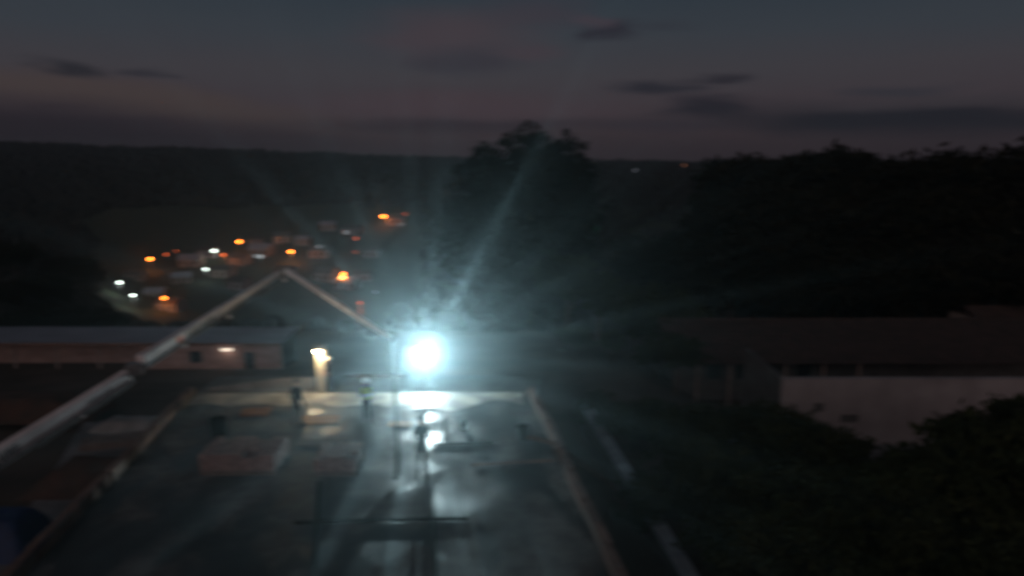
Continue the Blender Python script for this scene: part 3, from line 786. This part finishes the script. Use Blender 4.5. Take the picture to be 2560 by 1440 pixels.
# yard floor in front
q = [at(1700, 985, z=-2.55), at(1950, 1012, z=-2.55)]
prism('yard', [(11.5, 11), (34, 11), (34, 35.6), (14.2, 35.6)], -2.6, -2.36, M['yard'])
bpy.data.objects['yard']['kind'] = 'structure'
# far right pale gable
p = at(2500, 790, Y=58)
r = empty('small_house', (p.x + 2, 60, -4.5), 'small dim house gable at the far right below the forest', 'house')
MB().box((0, 0, (p.z + 4.5) / 2 - .3), (7, 5, p.z + 4.0)).build('wall', M['plast'], r)
b = MB(); zt2 = p.z + 4.0; b.add([(-4, -3, zt2 - .3), (4, -3, zt2 - .3), (4, 0, zt2 + 1), (-4, 0, zt2 + 1), (4, 3, zt2 - .3), (-4, 3, zt2 - .3)], [(0, 1, 2, 3), (3, 2, 4, 5)]); b.build('roof', M['tile'], r)
MB().box((-1.5, -2.52, zt2 - 1.6), (1, .06, 1.1)).build('window', M['glass'], r)

# boundary wall with pale blue coping right of the slab
z1 = 1.0
P0 = at(1462, 1010, z=z1); P1 = at(1730, 1450, z=z1); P1 = P0 + (P1 - P0) * 1.3
r = empty('boundary_wall', (0, 0, 0), 'boundary wall with pale blue-grey coping running along the lane right of the slab', 'wall')
n_ = 14; 
for k in range(n_):
    a = P0.lerp(P1, k / n_ + .001); b_ = P0.lerp(P1, (k + 1) / n_ - .001)
    MB().beam(Vector((a.x, a.y, -.8)), Vector((b_.x, b_.y, -.8)), .2, 3.5).build('wall_panel', M['concd'], r)
    MB().beam(Vector((a.x, a.y, 1.0)), Vector((b_.x, b_.y, 1.0 + rnd.uniform(-.01, .01))), .52, .09).build('coping', M['bluegrey'], r)

# blue tarp covered heap in the yard on the right
def tarp(px, py, z, w, d, h, m, label, name='tarp_heap', cat='tarp', rz=0):
    p = at(px, py, z=z); n_ = 12; b_ = MB()
    for j in range(n_ + 1):
        for i in range(n_ + 1):
            u, v = i / n_ * 2 - 1, j / n_ * 2 - 1
            hh = h * (1 - sm(.45, 1, max(abs(u), abs(v)))) + .10 * noise.noise(Vector((u * 3, v * 3, px)))
            b_.v.append((u * w / 2, v * d / 2, max(0, hh)))
    for j in range(n_):
        for i in range(n_):
            a_ = j * (n_ + 1) + i; b_.f.append((a_, a_ + 1, a_ + n_ + 2, a_ + n_ + 1)); b_.m.append(0)
    o = b_.build(name, m, None, True); o.location = p; o.rotation_euler.z = rz; tag(o, label, cat); return o
tarp(1822, 1088, -2.3, 2.6, 1.6, .9, M['bluegrey'], 'pale blue tarpaulin over a heap behind the shrubs on the right')
tarp(25, 1370, 0.0, 2.6, 2.2, 1.3, M['blue'], 'deep blue tarpaulin over a heap at the lower left')
# left yard things
def mound(px, py, z, w, d, h, label, m):
    o = tarp(px, py, z, w, d, h, m, label, 'soil_heap', 'soil heap'); return o
mound(70, 1035, -.2, 8, 3.0, 1.1, 'broad heap of rust red soil under the boom, far left', M['redsoil'])
mound(230, 1210, 0, 4.5, 3.0, .9, 'small heap of brown soil between the boom and the left formwork', M['redsoil'])
mound(330, 1070, 0, 4, 1.8, .5, 'low grey sand heap beside the left formwork', M['conc'])
p = at(300, 1120, z=0)
r = empty('timber_stack', (p.x, p.y, 0), 'stack of grey timbers on the ground left of the slab', 'timber', None, .3)
for j in range(3):
    for i in range(6): MB().box((rnd.uniform(-.1, .1), i * .17, .1 + j * .12), (3.2, .14, .10)).build('plank', M['wood2'], r)
prism('site_floor', [(-15, 14), (-9.3, 14), (-9.0, 33), (-22, 33)], -.05, .045, M['yard']); bpy.data.objects['site_floor']['kind'] = 'structure'

# ------------------------------------------------------------------ trees
def crown_mesh(name, lobes, nl, leaf, seed, m, nclump=None):
    rr = random.Random(seed); b_ = MB()
    vols = [l[3] * l[4] * l[5] for l in lobes]; tot = sum(vols)
    nc = nclump or max(20, nl // 38)
    vs = []; fs = []
    for c in range(nc):
        l = rr.choices(lobes, vols)[0]
        v = Vector((rr.gauss(0, 1), rr.gauss(0, 1), rr.gauss(0, 1))).normalized() * (rr.random() ** .38)
        ctr = Vector((l[0] + v.x * l[3], l[1] + v.y * l[4], l[2] + v.z * l[5])); cr = leaf * rr.uniform(1.6, 3.4)
        for k in range(nl // nc):
            d = Vector((max(-1.7, min(1.7, rr.gauss(0, 1))), max(-1.7, min(1.7, rr.gauss(0, 1))), max(-1.3, min(1.3, rr.gauss(0, .7))))) * cr * .5
            p_ = ctr + d; n_ = Vector((rr.gauss(0, 1), rr.gauss(0, 1), rr.gauss(.5, 1))).normalized()
            t = n_.orthogonal().normalized(); t.rotate(Quaternion(n_, rr.uniform(0, 6.28))); w = n_.cross(t)
            s = leaf * rr.uniform(.6, 1.2); i0 = len(vs)
            vs += [tuple(p_ - t * s), tuple(p_ + w * s * .42), tuple(p_ + t * s), tuple(p_ - w * s * .42)]; fs.append((i0, i0 + 1, i0 + 2, i0 + 3))
    me = bpy.data.meshes.new(name); me.from_pydata(vs, [], fs); me.materials.append(m); me.update(); return me
def trunk_mesh(h, r0, seed, lobes):
    rr = random.Random(seed); b_ = MB(); pts = [Vector((0, 0, -.6))]
    for k in range(1, 6): pts.append(Vector((rr.uniform(-.15, .15) * k * .3, rr.uniform(-.15, .15) * k * .3, h * k / 5)))
    b_.tube(pts, r0, 8, r1=r0 * .35)
    for l in lobes[:7]:
        s = pts[rr.randint(2, 4)]; e = Vector(l[:3]); mid = s.lerp(e, .5) + Vector((0, 0, .3)); b_.tube([s, mid, e], r0 * .42, 6, r1=r0 * .1)
    return b_.mesh('trunk', M['bark'])
def tree(name, loc_, crown, trunk, label, group=None, s=1, rz=0, sz=None):
    r_ = empty(name, loc_, label, 'tree', group, rz); r_.scale = (s, s, sz or s)
    link('trunk', trunk, r_); link('crown', crown, r_); return r_
# big dome tree in the middle
Yt = 72; mp_px = Yt / F
def lobe(px, py, rpx, dy=0, f=1.0):
    p = at(px, py, Y=Yt); return [p.x, dy, p.z, rpx * mp_px, rpx * mp_px, rpx * mp_px * f]
bx = at(1330, 700, Y=Yt).x; gz = hgt(bx, Yt)
Ls = [lobe(1315, 372, 55), lobe(1330, 430, 100), lobe(1400, 420, 82), lobe(1385, 480, 95), lobe(1245, 425, 80), lobe(1195, 490, 95, 1), lobe(1445, 500, 85), lobe(1320, 560, 170, 0), lobe(1180, 600, 110, 2), lobe(1440, 620, 90), lobe(1300, 700, 150)]
Ls = [[l[0] - bx, l[1], l[2] - gz, *l[3:]] for l in Ls]
big_c = crown_mesh('crown', Ls, 46000, .34, 5, M['leafd']); big_t = trunk_mesh(9, .55, 3, Ls[:7])
tree('broadleaf_tree', (bx, Yt, gz), big_c, big_t, 'tall dome shaped tree rising above the floodlight glare')
# generic prototypes
def proto(seed, h, w, m, nl=7000, leaf=.28):
    rr = random.Random(seed); Lb = [[0, 0, h * .68, w * .42, w * .42, h * .26]]
    for k in range(7):
        a = rr.uniform(0, 6.28); d = w * rr.uniform(.2, .36); Lb.append([d * math.cos(a), d * math.sin(a), h * rr.uniform(.42, .84), w * rr.uniform(.2, .3), w * rr.uniform(.2, .3), h * rr.uniform(.13, .18)])
    return crown_mesh('crown', Lb, nl, leaf, seed, m), trunk_mesh(h * .6, h * .022, seed, Lb[1:])
PR = [proto(11, 14, 11, M['leafd'], 11000, .34), proto(12, 15, 9, M['leafd'], 11000, .34), proto(13, 12, 12, M['leafd'], 11000, .34)]
PG = [proto(21, 9, 7, M['leaf'], 7000, .22), proto(22, 8, 8, M['leaf'], 7000, .22)]
PS = [proto(31, 4, 4.5, M['leaf'], 5000, .13), proto(32, 3.4, 4.2, M['leaf'], 5000, .13)]
def put(px, py_top, Y, pr, hp, label, group, name='forest_tree', wide=1.0, zmin=None):
    top = at(px, py_top, Y=Y); g = hgt(top.x, Y) if zmin is None else zmin
    h = top.z - g; s = h / hp
    o = tree(name, (top.x, Y, g), pr[0], pr[1], label, group, 1, rnd.uniform(0, 6.28)); o.scale = (s * wide, s * wide, s)
    return o
GF = 'dark trees of the forest on the right'
forest = [(1895, 396, 118), (1935, 366, 112), (2010, 352, 106), (2080, 345, 104), (2150, 362, 108), (2235, 366, 100), (2320, 364, 96), (2410, 356, 92), (2500, 354, 90), (2590, 346, 88),
          (1850, 470, 100), (1905, 470, 92), (1990, 440, 90), (2070, 470, 86), (2160, 450, 84), (2260, 470, 80), (2370, 440, 78), (2480, 460, 76), (2580, 440, 74),
          (1750, 540, 96), (1660, 590, 92), (1840, 560, 78), (1960, 570, 74), (2090, 580, 72), (2220, 575, 70), (2360, 560, 68), (2490, 565, 66)]
for i, (px, py, Y) in enumerate(forest):
    pr = PR[i % 3]; hp_ = (14, 15, 12)[i % 3] * 1.04
    lab = 'dark forest tree standing in the skyline row on the right' if i < 10 else ('dark forest tree in the middle rows of the right hand forest' if i < 19 else 'dark forest tree in the front row above the tiled house')
    sub = ' (skyline row)' if i < 10 else ''
    g = GF + (', skyline row' if i < 10 else ', middle row' if i < 19 else ', front row')
    put(px, py, Y, pr, hp_, lab, g, wide=1.25)
forest_mid = [(1500, 690, 62), (1590, 715, 58), (1420, 640, 66), (1670, 740, 56), (1530, 830, 50), (1440, 820, 52), (1695, 840, 43), (1640, 860, 48)]
for i, (px, py, Y) in enumerate(forest_mid):
    put(px, py, Y, PG[i % 2], (9, 8)[i % 2] * .93, 'dim green tree between the floodlight and the tiled house', 'dim green trees right of the floodlight', 'garden_tree', 1.2)
low = [(1500, 985, 33), (1570, 1015, 30), (1640, 1010, 30), (1720, 1030, 28), (1700, 1110, 25), (1800, 1130, 23), (1830, 1180, 22), (1930, 1190, 21), (2040, 1200, 20), (1850, 1290, 19), (1960, 1300, 18), (2000, 1330, 17), (2150, 1190, 20), (1985, 1060, 27), (2070, 1100, 26), (1930, 1020, 30), (2290, 1190, 21), (2410, 1180, 22), (2500, 1080, 23), (2570, 1050, 25), (1620, 1190, 22.5)]
for i, (px, py, Y) in enumerate(low):
    put(px, py, Y, PS[i % 2], (4, 3.4)[i % 2] * .93, 'low dark green shrub behind the boundary wall on the right', 'shrubs behind the boundary wall', 'shrub', 1.05)
put(2640, 1000, 25, PG[0], 9 * .93, 'leafy tree at the right edge hiding the end of the white wall', None, 'garden_tree', 1.0)
put(2600, 1080, 22, PG[1], 8 * .93, 'smaller leafy tree just left of the tree at the right edge', None, 'garden_tree', .7)
put(2400, 1230, 19, PG[1], 8 * .93, 'leafy tree near the lower right corner below the white wall', None, 'garden_tree', .9)
# beyond-the-roof trees on the left and centre, valley side
left_t = [(60, 770, 95), (170, 790, 90), (230, 775, 100), (20, 700, 130), (120, 690, 140), (30, 610, 180), (180, 640, 190), (860, 800, 62), (930, 830, 60), (1120, 780, 62), (1000, 760, 75)]
for i, (px, py, Y) in enumerate(left_t):
    far = px > 500
    put(px, py, Y, PR[i % 3], (14, 15, 12)[i % 3] * .93, 'dim tree on the slope between the site and the floodlit air' if far else 'black tree on the valley slope behind the long house, left',
        'trees on the slope beyond the site' if far else 'black trees on the left valley slope', 'slope_tree', 1.3)
# far wood on the ridges: one mass
def ridge_wood():
    rr = random.Random(77); vs = []; fs = []
    def blob(x, y, z, w, h):
        i0 = len(vs); n_ = 7
        vs.append((x, y, z + h))
        for k in range(n_):
            a = 2 * math.pi * k / n_; q_ = rr.uniform(.75, 1.15); vs.append((x + w * .62 * q_ * math.cos(a), y + w * .62 * q_ * math.sin(a), z + h * rr.uniform(.72, .85)))
        for k in range(n_):
            a = 2 * math.pi * (k + .5) / n_; q_ = rr.uniform(.8, 1.2); vs.append((x + w * q_ * math.cos(a), y + w * q_ * math.sin(a), z + h * rr.uniform(.25, .4)))
        for k in range(n_):
            a, b_ = i0 + 1 + k, i0 + 1 + (k + 1) % n_; c, d = i0 + 1 + n_ + k, i0 + 1 + n_ + (k + 1) % n_
            fs.extend([(i0, a, b_), (a, c, b_), (b_, c, d)])
    for k in range(9000):
        y = rr.uniform(430, 1150); s = rr.uniform(-.95, .95); x = s * y
        h = rr.uniform(6, 11); blob(x, y, hgt(x, y) - 2, rr.uniform(4, 7), h)
    for k in range(3500):
        y = rr.uniform(120, 430); s = rr.uniform(-.95, .95); x = s * y
        if -.62 < s < -.13 and y > 215: continue
        blob(x, y, hgt(x, y) - 1.5, rr.uniform(2.5, 4.5), rr.uniform(4, 7))
    me = bpy.data.meshes.new('ridge_wood'); me.from_pydata(vs, [], fs); me.materials.append(M['hill']); me.update()
    o = link('distant_wood', me); tag(o, 'black wooded slopes filling the valley sides under the skyline', 'woods', kind='stuff')
ridge_wood()

# ------------------------------------------------------------------ village
hm = {}
def house(px, py, rz, sc, wallm, roofm, label, lit=False):
    p = on_ground(px, py, 0); g = hgt(p.x, p.y)
    r_ = empty('village_house', (p.x, p.y, g), label, 'house', 'houses of the village in the valley', rz); r_.scale = (sc,) * 3
    b_ = MB(); b_.box((0, 0, 1.2), (9, 7, 4.4)); b_.add([(-4.5, -3.5, 3.4), (-4.5, 3.5, 3.4), (-4.5, 0, 5.2), (4.5, -3.5, 3.4), (4.5, 3.5, 3.4), (4.5, 0, 5.2)], [(0, 2, 1), (3, 4, 5)])
    b_.build('wall', wallm, r_)
    b_ = MB(); b_.add([(-5, -4.1, 3.15), (5, -4.1, 3.15), (5, 0, 5.35), (-5, 0, 5.35), (5, 4.1, 3.15), (-5, 4.1, 3.15)], [(0, 1, 2, 3), (3, 2, 4, 5)]); b_.build('roof', roofm, r_)
    for x in (-2.8, 0, 2.8):
        if x == 0: MB().box((x, -3.52, 1.1), (1.0, .08, 2.2)).build('door', M['dark'], r_)
        else: MB().box((x, -3.52, 1.7), (1.3, .08, 1.1)).build('window', M['glass'], r_)
    return r_
hs = [(430, 775), (340, 700), (455, 705), (520, 640), (600, 660), (655, 640), (715, 690), (800, 640), (760, 610), (880, 585), (990, 560), (870, 720), (905, 700), (560, 690), (480, 665), (640, 610), (705, 605), (820, 575), (930, 640), (820, 700), (390, 745), (600, 720)]
descr = ['orange lit wall', 'grey wall', 'dim brown wall']
for i, (px, py) in enumerate(hs):
    house(px, py, rnd.uniform(-.5, .5), rnd.uniform(.75, 1.15), M['plast'] if i % 3 else M['wallw'], [M['tile'], M['concd'], M['metalroof']][i % 3],
          ['dim village house with dark tiled roof on the valley slope', 'dim village house with grey concrete roof on the valley slope', 'dim village house with pale sheet roof on the valley slope'][i % 3])
def street_lamp(px, py, m, name, label, group, size, light=None, power=0, colr=None):
    p = on_ground(px, py, 6.0); g = hgt(p.x, p.y); s = p.y / 300
    r_ = empty(name, (p.x, p.y, g), label, 'street lamp', group)
    h = p.z - g
    MB().tube([(0, .1, 0), (0, .1, h + .3)], .10, 6).build('pole', M['steel'], r_)
    MB().lathe((0, 0, h), [(.25 * size * s, -.35 * size * s), (.62 * size * s, -.15 * size * s), (.62 * size * s, .1 * size * s), (.2 * size * s, .3 * size * s)], 8, sx=1.25).build('lamp_head', m, r_)
    if power: point('lamp_light', (0, -1.0, h - 1.2), power, colr, .5, r_)
OR = (1, .28, .05); WH = (.8, .95, .9)
sod = [(375, 647, 1.1, 700), (598, 604, 1.1, 400), (727, 629, 1.05, 1600), (410, 745, 1.0, 700), (959, 541, 1.1, 1000), (858, 684, 1.0, 2200)]
for px, py, s, pw in sod: street_lamp(px, py, M['l_sod'], 'street_lamp', 'bright orange sodium street lamp burning in the valley village', 'bright orange street lamps of the village', s, True, pw, OR)
for px, py, s, pw in [(415, 636, .8, 0), (558, 637, 1.05, 500), (890, 596, .75, 0), (440, 628, .5, 0), (900, 757, .9, 200), (888, 630, .5, 0), (1012, 535, .6, 0)]:
    street_lamp(px, py, M['l_sodd'], 'street_lamp', 'weak reddish street lamp burning in the valley village', 'weak reddish street lamps of the village', s, bool(pw), pw, OR)
for px, py, s, pw in [(299, 706, 1.1, 500), (332, 738, 1.0, 400), (535, 627, 1.1, 300), (514, 673, .95, 250)]:
    street_lamp(px, py, M['l_white'], 'street_lamp', 'cool white lamp burning in the valley village', 'cool white lamps of the village', s, bool(pw), pw, WH)
for px, py, s, pw in [(652, 641, 1.2, 120), (865, 581, .9, 0), (797, 616, .8, 0), (1003, 561, .7, 0), (938, 730, .8, 0), (540, 641, .6, 0), (640, 640, .9, 0)]:
    street_lamp(px, py, M['l_whited'], 'street_lamp', 'faint grey-white lamp in the valley village', 'faint whitish lamps of the village', s, bool(pw), pw, WH)
# three far lights in the gap on the horizon
for px, py, m, lab in ((1588, 426, 'l_farw', 'faint bluish mast light on the skyline, left of the gap'), (1710, 413, 'l_far', 'faint orange mast light on the skyline, middle of the gap'), (1826, 420, 'l_whited', 'cool white mast light on the skyline beside the forest edge')):
    p = at(px, py, Y=700); g = hgt(p.x, 700)
    r_ = empty('mast_light', (p.x, 700, g), lab, 'mast light'); MB().tube([(0, .3, 0), (0, .3, p.z - g + .5)], .25, 6).build('mast', M['steel'], r_)
    MB().lathe((0, 0, p.z - g), [(.5, -.9), (1.1, -.4), (1.1, .4), (.5, .9)], 8).build('lamp_head', M[m], r_)
p = at(1490, 573, Y=88); r_ = empty('garden_lamp', (p.x, 88, hgt(p.x, 88)), 'faint green lamp hanging among the dark trees', 'lamp')
MB().tube([(0, .1, 0), (0, .1, p.z - hgt(p.x, 88))], .06, 6).build('pole', M['steel'], r_); MB().lathe((0, 0, p.z - hgt(p.x, 88)), [(.1, -.2), (.3, 0), (.1, .2)], 8).build('lamp_head', emit('green lamp', (.1, .7, .45), .25), r_)

# ------------------------------------------------------------------ haze: one even box round everything, added to draw the floodlight's lens glare
b = MB(); z0, z1 = -62, 60
b.box((0, 700, (z0 + z1) / 2), (3420 * 1.6, 2300 + 400, z1 - z0))
hm_ = bpy.data.materials.new('haze'); hm_.use_nodes = True; t = hm_.node_tree; t.nodes.clear()
pv = N(t, 'ShaderNodeVolumePrincipled'); pv.inputs['Density'].default_value = .0004; pv.inputs['Color'].default_value = (.85, .92, .95, 1); pv.inputs['Anisotropy'].default_value = .88
mo = N(t, 'ShaderNodeOutputMaterial'); t.links.new(pv.outputs[0], mo.inputs['Volume'])
o = b.build('haze', hm_); tag(o, 'thin haze added round the scene to imitate the floodlight glare', 'haze', kind='stuff')

# ------------------------------------------------------------------ labels that single each repeat out
ORD = ['leftmost', 'second', 'third', 'fourth', 'fifth', 'sixth', 'seventh', 'eighth', 'ninth', 'tenth', 'eleventh', 'twelfth', 'thirteenth', 'fourteenth', 'fifteenth', 'sixteenth', 'seventeenth', 'eighteenth', 'nineteenth', 'twentieth', 'twenty-first', 'twenty-second', 'twenty-third']
def relabel(group, fmt):
    L = [o for o in bpy.data.objects if o.get('group') == group and o.parent is None]
    L.sort(key=lambda o: o.location.x / max(1, o.location.y))
    for i, o in enumerate(L):
        o['label'] = fmt.format('leftmost' if i == 0 else ('rightmost' if i == len(L) - 1 else ORD[i] + ' from left'))
relabel('shrubs behind the boundary wall', 'low dark green shrub, {} in the thicket behind the boundary wall')
relabel(GF + ', front row', 'dark forest tree, {} in the front row above the tiled house')
relabel(GF + ', middle row', 'dark forest tree, {} in the middle row of the right forest')
relabel(GF + ', skyline row', 'dark tree, {} in the row making the right forest skyline')
relabel('dim green trees right of the floodlight', 'dim green tree, {} between the floodlight and the tiled house')
relabel('black trees on the left valley slope', 'black tree, {} on the valley slope behind the long house')
relabel('trees on the slope beyond the site', 'dim tree, {} on the slope just beyond the site in floodlight glare')
relabel('houses of the village in the valley', 'dim house, {} of those in the valley village')
relabel('bright orange street lamps of the village', 'bright orange street lamp, {} of the bright ones in the village')
relabel('weak reddish street lamps of the village', 'weak reddish street lamp, {} of the weak ones in the village')
relabel('cool white lamps of the village', 'cool white lamp, {} of the clear white ones in the village')
relabel('faint whitish lamps of the village', 'faint greyish lamp, {} of the faint ones in the village')
